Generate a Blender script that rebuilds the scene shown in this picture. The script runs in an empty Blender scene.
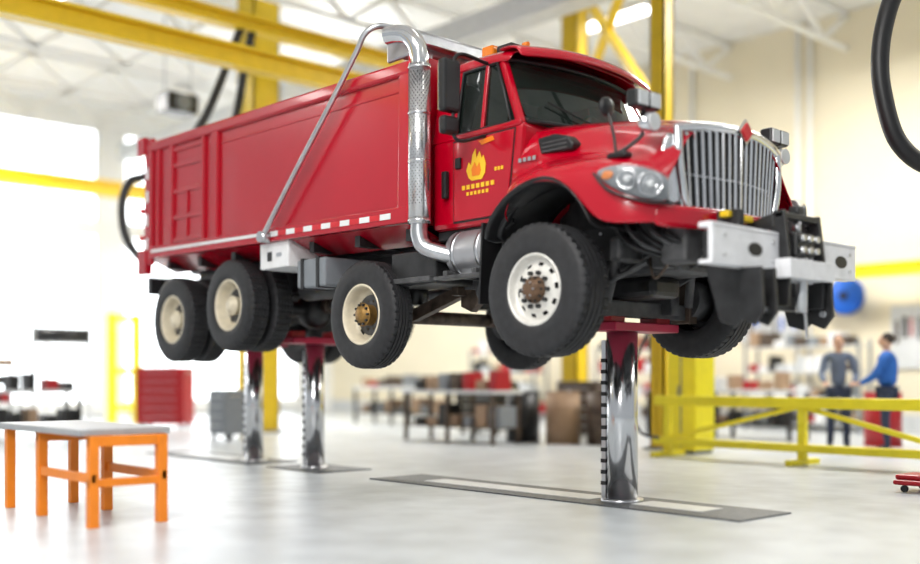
import bpy, bmesh, math, random
from mathutils import Vector, Matrix
random.seed(4)
S=bpy.context.scene
COL=S.collection
# ---------------------------------------------------------------- materials
def M(name,col,rough=.5,metal=0,coat=0,noise=.06,scale=6,alpha=1,emit=0,bump=0,bscale=60,spec=.5):
    m=bpy.data.materials.new(name); m.use_nodes=True
    nt=m.node_tree; b=nt.nodes['Principled BSDF']
    b.inputs['Roughness'].default_value=rough; b.inputs['Metallic'].default_value=metal
    b.inputs['Coat Weight'].default_value=coat; b.inputs['Coat Roughness'].default_value=.04
    b.inputs['Alpha'].default_value=alpha; b.inputs['Specular IOR Level'].default_value=spec
    tc=nt.nodes.new('ShaderNodeTexCoord')
    n=nt.nodes.new('ShaderNodeTexNoise'); n.inputs['Scale'].default_value=scale; n.inputs['Detail'].default_value=5
    nt.links.new(tc.outputs['Object'],n.inputs['Vector'])
    r=nt.nodes.new('ShaderNodeValToRGB')
    r.color_ramp.elements[0].position=.3; r.color_ramp.elements[1].position=.7
    r.color_ramp.elements[0].color=[max(0,c*(1-noise)) for c in col]+[1]
    r.color_ramp.elements[1].color=[min(1,c*(1+noise)) for c in col]+[1]
    nt.links.new(n.outputs['Fac'],r.inputs['Fac']); nt.links.new(r.outputs['Color'],b.inputs['Base Color'])
    if emit:
        b.inputs['Emission Color'].default_value=list(col)+[1]; b.inputs['Emission Strength'].default_value=emit
    if bump:
        n2=nt.nodes.new('ShaderNodeTexNoise'); n2.inputs['Scale'].default_value=bscale
        nt.links.new(tc.outputs['Object'],n2.inputs['Vector'])
        bp=nt.nodes.new('ShaderNodeBump'); bp.inputs['Strength'].default_value=bump
        nt.links.new(n2.outputs['Fac'],bp.inputs['Height']); nt.links.new(bp.outputs['Normal'],b.inputs['Normal'])
    return m
red=M('truck_red_paint',(.44,.0,.013),.22,0,.5,.05,1.5,spec=.45)
red2=M('red_paint_matt',(.38,.006,.012),.4)
pink=M('lift_pad_red',(.42,.010,.05),.4)
blk=M('black_plastic',(.009,.009,.010),.42)
frm=M('chassis_black',(.018,.018,.019),.42,0,0,.5,8)
gfrm=M('chassis_dusty_grey',(.065,.065,.067),.5,0,0,.45,8)
grime=M('greasy_steel',(.095,.068,.05),.5,.3,0,.55,9)
rub=M('tyre_rubber',(.018,.018,.02),.6,0,0,.3,14,bump=.1)
chrome=M('chrome',(.78,.79,.81),.12,1,0,.03)
pist=M('piston_chrome',(.66,.67,.69),.18,1,0,.05,3)
steel=M('brushed_steel',(.6,.61,.63),.28,1,0,.1)
stackm=M('stack_heat_shield',(.68,.68,.69),.22,.95,0,.08,30)
alu=M('aluminium',(.50,.50,.52),.38,.75)
cream=M('wheel_cream_paint',(.74,.66,.50),.42,0,0,.1,12)
silver=M('wheel_silver_paint',(.76,.74,.69),.32,.2,0,.08,20)
brass=M('hub_gold',(.30,.17,.045),.5,.5,0,.35,20)
brown=M('hub_rusty',(.14,.08,.045),.6,.3,0,.35,20)
white=M('white_paint',(.8,.8,.8),.4)
bump_w=M('bumper_white',(.84,.84,.86),.42,0,0,.08,7)
tapeR=M('reflective_tape_red',(.6,.01,.02),.4)
glass=M('tinted_glass',(.012,.018,.015),.04,0,0,.0,alpha=.86)
glassd=M('door_glass',(.010,.014,.012),.04,0,0,.0,alpha=.97,spec=.4)
lens=M('lamp_lens',(.3,.32,.33),.05,0,.5,.0,alpha=.22)
lampw=M('lamp_glass_white',(.6,.62,.63),.12)
amber=M('amber_lens',(.8,.22,.01),.15)
yel=M('crane_yellow',(.82,.56,.012),.45)
yel2=M('safety_yellow',(.88,.76,.02),.42)
org=M('orange_paint',(.9,.25,.012),.45)
conc=M('workshop_concrete',(.49,.52,.54),.33,0,0,.17,2.2,bump=.04,bscale=25)
plate=M('floor_plate_dark',(.09,.095,.10),.5,.3,0,.4,30,bump=.3,bscale=120)
plateL=M('floor_plate_light',(.62,.63,.63),.35,.1,0,.08,10)
wallm=M('wall_cream',(.80,.73,.56),.7,0,0,.03,1)
wallw=M('wall_white',(.88,.89,.89),.7,0,0,.03,1)
ceilm=M('ceiling_deck',(.88,.88,.87),.7,0,0,.04,2)
grey=M('grey_paint',(.22,.24,.26),.5)
tblg=M('table_top_laminate',(.38,.39,.40),.5)
lgrey=M('light_grey',(.6,.62,.63),.5)
blue=M('blue_cloth',(.02,.12,.45),.8)
dblue=M('dark_cloth',(.03,.04,.08),.8)
gcloth=M('grey_cloth',(.12,.15,.22),.8)
skin=M('skin',(.6,.36,.25),.55)
hair=M('hair',(.03,.02,.015),.7)
bluep=M('blue_plastic',(.01,.12,.6),.35)
wood=M('cardboard',(.36,.24,.15),.7)
lampm=M('fixture_light',(1,.98,.94),.5,0,0,0,emit=6)
seatm=M('seat_cloth',(.05,.055,.06),.8)
gold=M('gold_decal',(.9,.52,.02),.4)
orgd=M('orange_decal',(.85,.2,.01),.4)

# ---------------------------------------------------------------- helpers
def empty(name,loc=(0,0,0),par=None):
    o=bpy.data.objects.new(name,None); o.location=loc; COL.objects.link(o)
    if par: o.parent=par
    return o
def mk(name,bm,mat,par=None,smooth=False,bev=0,seg=2):
    me=bpy.data.meshes.new(name); bmesh.ops.recalc_face_normals(bm,faces=bm.faces[:]); bm.to_mesh(me); bm.free()
    me.materials.append(mat)
    if smooth:
        for p in me.polygons: p.use_smooth=True
    o=bpy.data.objects.new(name,me); COL.objects.link(o)
    if par: o.parent=par
    if bev:
        b=o.modifiers.new('b','BEVEL'); b.width=bev; b.segments=seg; b.limit_method='ANGLE'
    return o
def boxbm(bm,x0,x1,y0,y1,z0,z1,mtx=None):
    v=[bm.verts.new(Vector(p) if mtx is None else mtx@Vector(p)) for p in
       [(x0,y0,z0),(x1,y0,z0),(x1,y1,z0),(x0,y1,z0),(x0,y0,z1),(x1,y0,z1),(x1,y1,z1),(x0,y1,z1)]]
    for f in [(0,1,2,3),(4,5,6,7),(0,1,5,4),(1,2,6,5),(2,3,7,6),(3,0,4,7)]: bm.faces.new([v[i] for i in f])
def box(name,x0,x1,y0,y1,z0,z1,mat,par=None,bev=.006):
    bm=bmesh.new(); boxbm(bm,x0,x1,y0,y1,z0,z1); return mk(name,bm,mat,par,False,bev)
def boxes(name,lst,mat,par=None,bev=0):
    bm=bmesh.new()
    for b in lst: boxbm(bm,*b)
    return mk(name,bm,mat,par,False,bev)
def linemtx(p0,p1):
    p0=Vector(p0);p1=Vector(p1);d=p1-p0
    q=d.to_track_quat('X','Z'); return Matrix.Translation(p0)@q.to_matrix().to_4x4(), d.length
def beam(name,p0,p1,w,h,mat,par=None,bev=.004):
    m,L=linemtx(p0,p1); bm=bmesh.new(); boxbm(bm,0,L,-w/2,w/2,-h/2,h/2,m); return mk(name,bm,mat,par,False,bev)
def beams(name,lst,w,h,mat,par=None,bev=0):
    bm=bmesh.new()
    for p0,p1 in lst:
        m,L=linemtx(p0,p1); boxbm(bm,0,L,-w/2,w/2,-h/2,h/2,m)
    return mk(name,bm,mat,par,False,bev)
def cylbm(bm,p0,p1,r0,r1,seg=24):
    m,L=linemtx(p0,p1)
    A=[bm.verts.new(m@Vector((0,r0*math.cos(2*math.pi*i/seg),r0*math.sin(2*math.pi*i/seg)))) for i in range(seg)]
    B=[bm.verts.new(m@Vector((L,r1*math.cos(2*math.pi*i/seg),r1*math.sin(2*math.pi*i/seg)))) for i in range(seg)]
    for i in range(seg): 
        f=bm.faces.new([A[i],A[(i+1)%seg],B[(i+1)%seg],B[i]]); f.smooth=True
    bm.faces.new(A); bm.faces.new(B)
def cyl(name,p0,p1,r,mat,par=None,r1=None,seg=28,bev=0):
    bm=bmesh.new(); cylbm(bm,p0,p1,r,r if r1 is None else r1,seg); return mk(name,bm,mat,par,False,bev)
def cyls(name,lst,mat,par=None,seg=12):
    bm=bmesh.new()
    for p0,p1,r in lst: cylbm(bm,p0,p1,r,r,seg)
    return mk(name,bm,mat,par)
def catmull(pts,n=8):
    P=[Vector(p) for p in pts]; P=[2*P[0]-P[1]]+P+[2*P[-1]-P[-2]]; out=[]
    for i in range(1,len(P)-2):
        for k in range(n):
            t=k/n; a,b,c,d=P[i-1],P[i],P[i+1],P[i+2]
            out.append(.5*((2*b)+(c-a)*t+(2*a-5*b+4*c-d)*t*t+(3*b-a-3*c+d)*t**3))
    out.append(P[-2]); return out
def tube(name,pts,r,mat,par=None,smooth=True,n=8):
    P=catmull(pts,n) if smooth else [Vector(p) for p in pts]
    cu=bpy.data.curves.new(name,'CURVE'); cu.dimensions='3D'; cu.bevel_depth=r; cu.bevel_resolution=5; cu.use_fill_caps=True
    sp=cu.splines.new('POLY'); sp.points.add(len(P)-1)
    for i,p in enumerate(P): sp.points[i].co=(p.x,p.y,p.z,1)
    cu.materials.append(mat); o=bpy.data.objects.new(name,cu); COL.objects.link(o)
    if par:o.parent=par
    return o
def lathe(name,prof,cx,cy,cz,side,mat,par=None,seg=64,skip=None,lug=None,flat=()):
    """prof: (radius, depth inward from outer face); axis = Y"""
    bm=bmesh.new(); rings=[]
    for j,(r,d) in enumerate(prof):
        ring=[]
        for i in range(seg):
            rr=r
            if lug and j in lug and (i%4==0): rr=r-.014
            a=2*math.pi*i/seg
            ring.append(bm.verts.new((cx+rr*math.cos(a),cy-side*d,cz+rr*math.sin(a))))
        rings.append(ring)
    for j in range(len(prof)-1):
        for i in range(seg):
            if skip and skip(j,i): continue
            f=bm.faces.new([rings[j][i],rings[j][(i+1)%seg],rings[j+1][(i+1)%seg],rings[j+1][i]])
            f.smooth = j not in flat
    if prof[-1][0]<.2 and prof[-1][0]>0.0: bm.faces.new(rings[-1])
    return mk(name,bm,mat,par)
def loft(name,secs,mat,par=None,sub=0,smooth=True,thick=0,caps=False):
    bm=bmesh.new(); R=[[bm.verts.new(p) for p in s] for s in secs]
    for a,b in zip(R,R[1:]):
        for i in range(len(a)-1): bm.faces.new([a[i],a[i+1],b[i+1],b[i]])
    if caps: bm.faces.new(R[0]); bm.faces.new(R[-1])
    o=mk(name,bm,mat,par,smooth)
    if thick:
        s=o.modifiers.new('s','SOLIDIFY'); s.thickness=thick; s.offset=0
    if sub:
        s=o.modifiers.new('u','SUBSURF'); s.levels=sub; s.render_levels=sub
    return o
def quad(name,pts,mat,par=None,thick=.02,bev=0):
    bm=bmesh.new(); bm.faces.new([bm.verts.new(p) for p in pts]); o=mk(name,bm,mat,par)
    s=o.modifiers.new('s','SOLIDIFY'); s.thickness=thick; s.offset=0
    if bev:
        b=o.modifiers.new('b','BEVEL'); b.width=bev; b.segments=2
    return o
def prism(name,prof,y0,y1,mat,par=None,bev=.01):
    bm=bmesh.new(); A=[bm.verts.new((x,y0,z)) for x,z in prof]; B=[bm.verts.new((x,y1,z)) for x,z in prof]; n=len(prof)
    bm.faces.new(A); bm.faces.new(B)
    for i in range(n): bm.faces.new([A[i],A[(i+1)%n],B[(i+1)%n],B[i]])
    return mk(name,bm,mat,par,False,bev)
def ball(name,c,rx,ry,rz,mat,par=None,seg=20):
    bm=bmesh.new(); bmesh.ops.create_uvsphere(bm,u_segments=seg,v_segments=seg//2+2,radius=1)
    for v in bm.verts: v.co=Vector((c[0]+v.co.x*rx,c[1]+v.co.y*ry,c[2]+v.co.z*rz))
    return mk(name,bm,mat,par,True)

# ================================================================ ROOM
box('floor',-24,14,-14,14,-.2,0,conc,bev=0)
box('ceiling',-24.2,14,-14,14.2,9,9.2,ceilm,bev=0)
box('wall_back',-24.2,14,14,14.25,0,9,wallm,bev=0)
ops=[(-12.5,-8),(-6.5,-1.5),(-.6,5.6),(6.4,12.6)]
bl=[];ys=-14
for a,b in ops:
    bl.append((-24.25,-24,ys,a,0,8.4)); ys=b
bl.append((-24.25,-24,ys,14,0,8.4)); bl.append((-24.25,-24,-14,14,8.4,9))
for a,b in ops: bl.append((-24.25,-24,a,b,5.3,5.7))
boxes('wall_left',bl,wallw)
k=1
for a,b in ops:
    g=[]
    for zz in [0,1.0,2.06,3.1,4.2,5.26]: g.append((-23.98,-23.93,a,b,zz,zz+.05))
    for i in range(5): 
        y=a+(b-a)*i/4; g.append((-23.98,-23.93,y-.025,y+.025,0,5.3))
    g.append((-23.98,-23.93,a,b,0,.45))
    boxes('door_%d'%k,g,wallw)
    g=[(-23.98,-23.93,a,b,zz,zz+.05) for zz in (5.7,7.1,8.33)]+[(-23.98,-23.93,a+(b-a)*i/4-.03,a+(b-a)*i/4+.03,5.7,8.4) for i in range(5)]
    boxes('window_%d'%k,g,wallw); k+=1
jl=[]
for i in range(13):
    x=-22.5+i*2.9
    jl+= [((x,-14,8.2),(x,14,8.2)),((x,-14,8.9),(x,14,8.9))]
    for j in range(28): 
        y=-14+j; jl.append(((x,y,8.2 if j%2 else 8.9),(x,y+1,8.9 if j%2 else 8.2)))
beams('trim_joists',jl,.09,.09,ceilm)
beams('trim_ducts',[((-23,6,7.6),(13,6,7.6)),((-23,-4,7.7),(13,-4,7.7))],.5,.4,lgrey)
box('baseboard_back',-24,14,13.93,13.995,0,.35,lgrey,bev=0)
cyls('trim_conduits',[((x,13.9,0),(x,13.9,9),.05) for x in (-9,-6.2,-5.9,-3.1,-.4,-.1,2.6,4.8)],wallw)
n=0
for x in (-19,-13,-7,-1,5):
    for y in (-9,0,8.5):
        f=empty('ceiling_light',(x,y,8.05)) if n==0 else empty('ceiling_light.%03d'%n,(x,y,8.05)); n+=1
        box('housing',-.9,.9,-.22,.22,.0,.1,white,f); box('diffuser',-.85,.85,-.18,.18,-.03,.0,lampm,f)
        cyls('hangers',[((-.7,0,.1),(-.7,0,.9),.012),((.7,0,.1),(.7,0,.9),.012)],grey,f)

# ================================================================ OVERHEAD STEEL
def column(name,x,y,w,h=9):
    e=empty(name,(x,y,0)); t=.04
    box('flange_a',-w/2,w/2,-w/2,-w/2+t,0,h,yel,e,0); box('flange_b',-w/2,w/2,w/2-t,w/2,0,h,yel,e,0)
    box('web',-t/2,t/2,-w/2,w/2,0,h,yel,e,0); box('cover',-w/2,-w/2+t,-w/2,w/2,0,h,yel,e,0); box('cover_b',w/2-t,w/2,-w/2,w/2,0,h,yel,e,0)
    box('base_plate',-w*.8,w*.8,-w*.8,w*.8,0,.04,grey,e,0)
    return e
column('steel_column',-12.75,4.1,.62); c1=column('steel_column.001',-3.95,5.9,.26); column('steel_column.002',-7.4,7.8,.36)
def ibeam(name,p0,p1,w,h,m=None):
    e=empty(name); m=m or yel
    P0=Vector(p0);P1=Vector(p1);u=Vector((0,0,h/2))
    beam('web',P0,P1,.05,h,m,e,0); beam('top_flange',P0+u,P1+u,w,.05,m,e,0); beam('bottom_flange',P0-u,P1-u,w,.05,m,e,0); return e
ibeam('crane_beam',(-8,-13,5.95),(-8,5,5.95),.26,.28)
ibeam('crane_beam.001',(-9.2,-13,6.95),(-9.2,5,6.95),.24,.2)
ibeam('crane_beam.002',(-21,-6,6.15),(-21,13,6.15),.3,.36)
beams('bracing_struts',[((-3.5,1.9,8.8),(0,0,5.2)),((-3.5,1.9,6),(0,0,8.8)),((-3.5,1.9,5.2),(0,0,5.2))],.13,.13,yel,c1)
ibeam('wall_rail',(-4.8,13.2,3.3),(13,13.2,3.3),.2,.22,yel2)
beams('wall_rail_brackets',[((x,13.3,3.3),(x,13.99,3.3)) for x in (-3,0,3,6,9,12)],.1,.1,grey)

# ================================================================ LIFT POSTS + FLOOR PLATES
def plates(e,x0,x1,segs,w=.38):
    box('trench_frame',x0,x1,-w,w,.0005,.012,plate,e,0)
    for i,(a,b) in enumerate(segs): box('trench_cover_%d'%i,a,b,-w*.40,w*.40,.012,.018,plateL,e,0)
def lift(name,x,ztop,r,yl,yr):
    e=empty(name,(x,0,0))
    cyl('piston',(0,0,.0),(0,0,ztop-.08),r,pist,e,seg=56)
    cyl('collar',(0,0,.0),(0,0,.035),r+.05,steel,e,seg=40)
    boxes('lock_rail',[(-r*1.12,-r*.78,-r*.70,-r*.45,.03,ztop-.15)],steel,e)
    boxes('lock_slots',[(-r*1.15,-r*.75,-r*.74,-r*.5,.15+i*.1,.185+i*.1) for i in range(int((ztop-.4)/.1))],blk,e)
    box('bolster',-.17,.17,-yl,yr,ztop-.075,ztop-.0,pink,e,.01)
    for s in (-yl+.12,yr-.14):
        box('saddle',-.1,.1,s-.1,s+.1,ztop,ztop+.08,red2,e,.01)
    return e
e=lift('vehicle_lift',0,1.60,.14,.30,.62); plates(e,-3.2,1.45,[(-2.55,-.25),(.22,.95)])
e=lift('vehicle_lift.001',-4.8,1.60,.12,.42,.42); plates(e,-.5,.65,[])
e=lift('vehicle_lift.002',-6.2,1.60,.12,.42,.42); plates(e,-2.4,.45,[(-2.0,-.4)])

# ================================================================ TRUCK
T=empty('dump_truck')
def tyre(par,cx,cy,cz,side,R,W,drive=False):
    sh=[(.285,.05),(.292,.02),(.32,.006),(.38,.0),(.40,.004),(.44,.002),(R-.05,.012),(R-.022,.022),(R-.008,.034)]
    p=list(sh); n0=len(p); ng=4; d=.04
    wr=(W-.08)/(ng+1)
    p.append((R-.003,d))
    for i in range(ng):
        d+=wr-.012; p.append((R,d)); p.append((R-.014,d+.002)); p.append((R-.014,d+.010)); d+=.012; p.append((R,d))
    m=len(p)
    p.append((R-.003,W-.04))
    for q in reversed(sh): p.append((q[0],W-q[1]))
    flat=set(range(n0-1,m+1))
    if drive: lug=set(range(n0-2,m+3))
    else: lug=set([n0-1,n0,n0+1,m,m-1,m+1])
    lathe('tyre',p,cx,cy,cz,side,rub,par,seg=176,lug=lug,flat=flat)
def nuts(par,cx,cy,cz,side,r,d,mat,rr=.013,l=.03,n=10):
    cyls('wheel_nuts',[((cx+r*math.cos(i*2*math.pi/n),cy-side*d,cz+r*math.sin(i*2*math.pi/n)),(cx+r*math.cos(i*2*math.pi/n),cy-side*(d-l),cz+r*math.sin(i*2*math.pi/n)),rr) for i in range(n)],mat,par,8)
def wheel(name,cx,cy,cz,side,kind):
    e=empty(name,(0,0,0),T); R=.53
    if kind=='front':
        R=.55
        tyre(e,cx,cy,cz,side,R,.36)
        prof=[(.30,.04),(.300,.016),(.288,.008),(.276,.018),(.268,.05),(.256,.075),(.244,.08),(.226,.072),(.198,.058),(.188,.054),(.15,.045),(.11,.042)]
        lathe('rim',prof,cx,cy,cz,side,silver,e,80,skip=lambda j,i: j==7 and i%8 in(0,1,2))
        lathe('rim_back',[(.26,.12),(.1,.12),(.05,.12)],cx,cy,cz,side,blk,e,32)
        lathe('hub',[(.112,.05),(.11,.02),(.085,.01),(.08,-.035),(.062,-.05),(.02,-.052)],cx,cy,cz,side,brown,e,32)
        nuts(e,cx,cy,cz,side,.142,.045,frm,.018,.035)
        nuts(e,cx,cy,cz,side,.098,.015,frm,.010,.02)
        nuts(e,cx,cy,cz,side,.06,-.045,steel,.008,.015,6)
    else:
        tyre(e,cx,cy,cz,side,R,.275,kind=='drive')
        prof=[(.30,.04),(.300,.016),(.288,.008),(.276,.018),(.268,.06),(.262,.12),(.25,.15),(.238,.158),(.20,.165),(.19,.167),(.14,.17),(.10,.17)]
        lathe('rim',prof,cx,cy,cz,side,cream,e,80,skip=lambda j,i: j==7 and i%16 in(0,1,2,3))
        lathe('rim_back',[(.26,.2),(.1,.2),(.05,.2)],cx,cy,cz,side,blk,e,32)
        hm=brass if kind=='pusher' else cream
        dd=-.0 if kind=='pusher' else .03
        lathe('hub',[(.105,.18),(.10,dd+.06),(.115,dd+.05),(.115,dd+.035),(.08,dd+.03),(.07,dd),(.02,dd-.005)],cx,cy,cz,side,hm,e,32)
        nuts(e,cx,cy,cz,side,.142,.17,hm,.014,.03)
        if kind=='pusher': nuts(e,cx,cy,cz,side,.098,dd+.035,frm,.012,.025,10)
        if kind=='drive':
            tyre(e,cx,cy-side*.32,cz,side,R,.275,True)
            lathe('rim_inner',[(.29,.33),(.26,.36),(.25,.5),(.29,.58)],cx,cy,cz,side,frm,e,40)
    cyl('brake_drum',(cx,cy-side*.14,cz),(cx,cy-side*.45,cz),.2,gfrm,e)
wheel('wheel_front_right',.05,-1.22,1.83,-1,'front'); wheel('wheel_front_left',.05,1.28,1.85,1,'front')
for s,nm in ((-1,'right'),(1,'left')):
    wheel('wheel_pusher_'+nm,-2.27,s*1.22,1.73,s,'pusher')
    wheel('wheel_drive_a_'+nm,-4.80,s*1.22,1.95,s,'drive')
    wheel('wheel_drive_b_'+nm,-6.16,s*1.22,1.84,s,'drive')

# ---- chassis
for s in (-1,1):
    box('frame_rail',-6.9,1.5,s*.43-.04,s*.43+.04,2.12,2.40,frm,T)
    box('sub_frame',-6.8,-1.5,s*.43-.05,s*.43+.05,2.40,2.55,gfrm,T)
    cyls('frame_bolts',[((-6.5+i*.35,s*.47,z),(-6.5+i*.35,s*.485,z),.014) for i in range(22) for z in (2.18,2.34)],steel,T,8)
    for i in range(5):
        L=.75-i*.12
        tube('leaf_%d'%i,[(-L+.05,s*.5,2.05-.02*i+ .09*(1-i*.15)),(0.05,s*.5,1.96-.025*i),(L+.05,s*.5,2.05-.02*i+.09*(1-i*.15))],.014,gfrm,T)
    boxes('spring_seat',[(-.12,.22,s*.5-.06,s*.5+.06,1.68,1.96)],gfrm,T,.01)
    boxes('spring_hangers',[(-.75,-.62,s*.46-.06,s*.46+.08,2.0,2.3),(.72,.86,s*.46-.06,s*.46+.08,2.0,2.3)],gfrm,T,.01)
    cyl('shock',(.3,s*.58,1.75),(.42,s*.5,2.35),.04,gfrm,T)
    prism('tandem_beam',[(-6.2,1.78),(-6.2,1.92),(-5.5,2.2),(-4.8,2.03),(-4.8,1.85),(-5.5,1.95)],s*.5-.05,s*.5+.05,gfrm,T)
    tube('rear_leaf',[(-6.2,s*.62,1.95),(-5.5,s*.62,2.14),(-4.8,s*.62,2.05)],.045,grime,T)
    box('king_pin',-.06,.16,s*.86-.06,s*.86+.06,1.62,2.0,grime,T)
    cyl('air_bag',(-2.27,s*.5,1.85),(-2.27,s*.5,2.12),.13,blk,T)
    beam('pusher_arm',(-2.3,s*.55,1.72),(-1.4,s*.5,2.0),.09,.12,grime,T)
    cyl('brake_chamber',(-.25,s*.75,1.98),(-.05,s*.72,1.98),.08,gfrm,T)
    cyl('brake_chamber_b',(-2.6,s*.55,1.95),(-2.35,s*.55,1.95),.08,gfrm,T)
    prism('pusher_hanger',[(-1.55,2.15),(-1.15,2.15),(-1.2,1.9),(-1.4,1.74),(-1.55,1.8)],s*.5-.04,s*.5+.04,grime,T)
    prism('pusher_hanger_plate',[(-1.95,2.12),(-1.2,2.12),(-1.3,1.95),(-1.8,1.98)],s*.56-.015,s*.56+.015,gfrm,T,.004)
beam('front_axle',(.05,-.85,1.72),(.05,.85,1.72),.12,.14,gfrm,T,.01)
cyl('tie_rod',(-.22,-.8,1.76),(-.22,.8,1.76),.022,gfrm,T)
tube('drag_link',[(-.2,-.78,1.8),(.3,-.62,1.9),(.7,-.55,2.05)],.022,gfrm,T)
cyl('pusher_axle',(-2.27,-.95,1.73),(-2.27,.95,1.73),.07,grime,T)
for x,z in ((-4.8,1.95),(-6.16,1.84)):
    cyl('drive_axle',(x,-.9,z),(x,.9,z),.09,frm,T); ball('differential',(x,0,z),.24,.22,.24,frm,T)
cyl('drive_shaft',(-4.6,0,1.98),(-.9,0,2.02),.055,gfrm,T)
cyls('universal_joints',[((x,0,1.98),(x+.12,0,1.98),.085) for x in (-4.55,-2.9,-1.55)],grime,T,16)
cyl('drive_shaft_b',(-5.0,0,1.95),(-6.0,0,1.86),.05,grime,T)
box('engine_block',-.5,.85,-.3,.3,1.98,2.9,gfrm,T,.05); box('oil_pan',-.35,.5,-.2,.2,1.80,1.98,frm,T,.05)
box('transmission',-1.5,-.5,-.24,.24,1.85,2.4,gfrm,T,.06)
cyls('transmission_ribs',[((-1.4+.15*i,0,2.1),(-1.37+.15*i,0,2.1),.29) for i in range(6)],grime,T,20)
box('radiator',.88,1.0,-.5,.5,2.1,3.0,blk,T)
boxes('cross_members',[(x,x+.1,-.42,.42,2.15,2.38) for x in (-6.7,-5.5,-4.1,-3.1,-1.7,1.2)],gfrm,T)
boxes('steering_gear',[(.95,1.2,-.72,-.5,2.0,2.3),(.5,.62,-.8,-.48,2.05,2.25)],gfrm,T,.03)
for i in range(9):
    x=-1.6+i*.32
    tube('air_line_%d'%i,[(x,-.46,2.2),(x+.1,-.55+.05*(i%3),1.98-.06*(i%2)),(x+.3,-.5,2.1),(x+.42,-.42,2.25)],.013,(blk,grime,gfrm)[i%3],T)
for i in range(5):
    tube('engine_hose_%d'%i,[(.3+.15*i,-.4,2.6-.05*i),(.5+.13*i,-.75,2.4-.04*i),(.75+.1*i,-.8+.03*i,2.15),(1.0,-.5,2.05+.04*i)],.02,(blk,gfrm)[i%2],T)
cyl('air_tank',(-3.9,-.72,2.1),(-3.0,-.72,2.1),.13,frm,T,bev=.02)
cyl('air_tank_b',(-3.4,-.62,1.92),(-2.75,-.62,1.92),.1,gfrm,T,bev=.02)
cyl('air_tank_c',(-1.15,-.62,1.93),(-.68,-.62,1.93),.11,gfrm,T,bev=.02)
cyls('air_tank_straps',[((x,-.62,1.93),(x+.03,-.62,1.93),.114) for x in (-1.05,-.8)],steel,T,24)
boxes('valve_blocks',[(-1.8,-1.68,-.6,-.48,1.98,2.1),(-1.55,-1.46,-.66,-.5,1.9,2.0),(-3.0,-2.9,-.66,-.5,2.1,2.25)],grime,T,.01)
box('tool_box_white',-4.08,-3.52,-1.22,-.72,2.30,2.585,white,T,.012)
box('tool_box_decal',-3.93,-3.84,-1.224,-1.219,2.38,2.48,blk,T,0); box('tool_box_latch',-3.75,-3.65,-1.226,-1.219,2.42,2.46,steel,T,0)
box('hydraulic_tank',-3.46,-2.95,-1.15,-.6,2.06,2.36,grey,T,.02)
boxes('tank_straps',[(-3.38,-3.33,-1.16,-.6,2.05,2.37),(-3.1,-3.05,-1.16,-.6,2.05,2.37)],blk,T)
cyl('fuel_tank',(-1.2,-.86,2.25),(-.66,-.86,2.25),.21,alu,T,seg=40,bev=.02)
cyls('fuel_tank_straps',[((x,-.86,2.25),(x+.04,-.86,2.25),.215) for x in (-1.12,-.8)],steel,T,40)
boxes('fuel_tank_step',[(-1.18,-1.12,-1.1,-.6,2.02,2.08),(-.8,-.74,-1.1,-.6,2.02,2.08),(-1.25,-.64,-1.15,-1.0,2.0,2.03)],gfrm,T,.005)
box('battery_box',-1.95,-1.3,-1.08,-.6,1.98,2.30,frm,T,.02)
box('battery_step',-1.9,-1.32,-1.14,-1.0,2.0,2.05,gfrm,T)
cyl('muffler',(-1.85,-.7,2.28),(-1.0,-.55,2.28),.14,grime,T)
for s in (-1,1):
    quad('mud_flap',[(-.60,s*.92,2.45),(-.60,s*1.16,2.45),(-.64,s*1.16,1.75),(-.64,s*.92,1.75)],blk,T,.02)

# ---- dump bed
B=empty('dump_body',(-1.5,0,2.56),T); B.rotation_euler=(0,math.radians(1.1),0)
L=-5.32; H=1.42
for s in (-1,1):
    y0,y1=sorted((s*1.19,s*1.225))
    box('side_panel',L,0,y0,y1,.05,H,red,B,.004)
    y0,y1=sorted((s*1.17,s*1.275))
    box('top_rail',L,.02,y0,y1,H-.08,H+.05,red,B,.03)
    y0,y1=sorted((s*1.1,s*1.27))
    box('bottom_rail',L,.02,y0,y1,-.02,.13,red,B,.012)
    loft('lower_chamfer',[[(L,s*1.2,0),(L,s*.8,-.16)],[(0,s*1.2,0),(0,s*.8,-.16)]],red,B,smooth=False,thick=.02)
    y0,y1=sorted((s*1.2,s*1.265))
    boxes('posts',[(-.14,.02,y0,y1,.1,H),(-3.62,-3.46,y0,y1,.1,H),(-3.86,-3.78,y0,y1,.12,H),(-4.66,-4.56,y0,y1,.1,H),(-5.0,-4.93,y0,y1,.1,H),(L,L+.2,y0,y1,-.1,H+.1)],red,B,.02)
    y0,y1=sorted((s*1.2,s*1.25))
    boxes('panel_frame',[(-4.6,-3.8,y0,y1,z,z+.06) for z in (.14,.42,.74,1.06,1.26)],red,B,.012)
    boxes('panel_stiffeners',[(-4.24,-4.20,y0,y1,.16,.74)],red,B,.01)
    y0,y1=sorted((s*1.2,s*1.235))
    boxes('upper_panel_rib',[(-3.46,-.14,y0-.0,y1,1.2,1.23)],red,B,.01)
    ty=s*1.272
    y0,y1=sorted((ty,ty+s*.004))
    boxes('tape_white',[(-5.1,-2.45,y0,y1,.05,.085)]+[(-2.3+i*.32,-2.14+i*.32,y0,y1,.03,.085) for i in range(7)],white,B)
    boxes('tape_red',[(-2.14+i*.32,-1.98+i*.32,y0,y1,.03,.085) for i in range(6)],tapeR,B)
    boxes('post_tape',[(L+.06,L+.12,*sorted((s*1.266,s*1.272)),.1+i*.3,.25+i*.3) for i in range(4)],white,B)
    boxes('under_rail_brackets',[(x,x+.08,*sorted((s*.5,s*1.1)),-.16,0) for x in (-5,-4.2,-3.4,-2.6,-1.8,-1.0,-.2)],frm,B)
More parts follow.
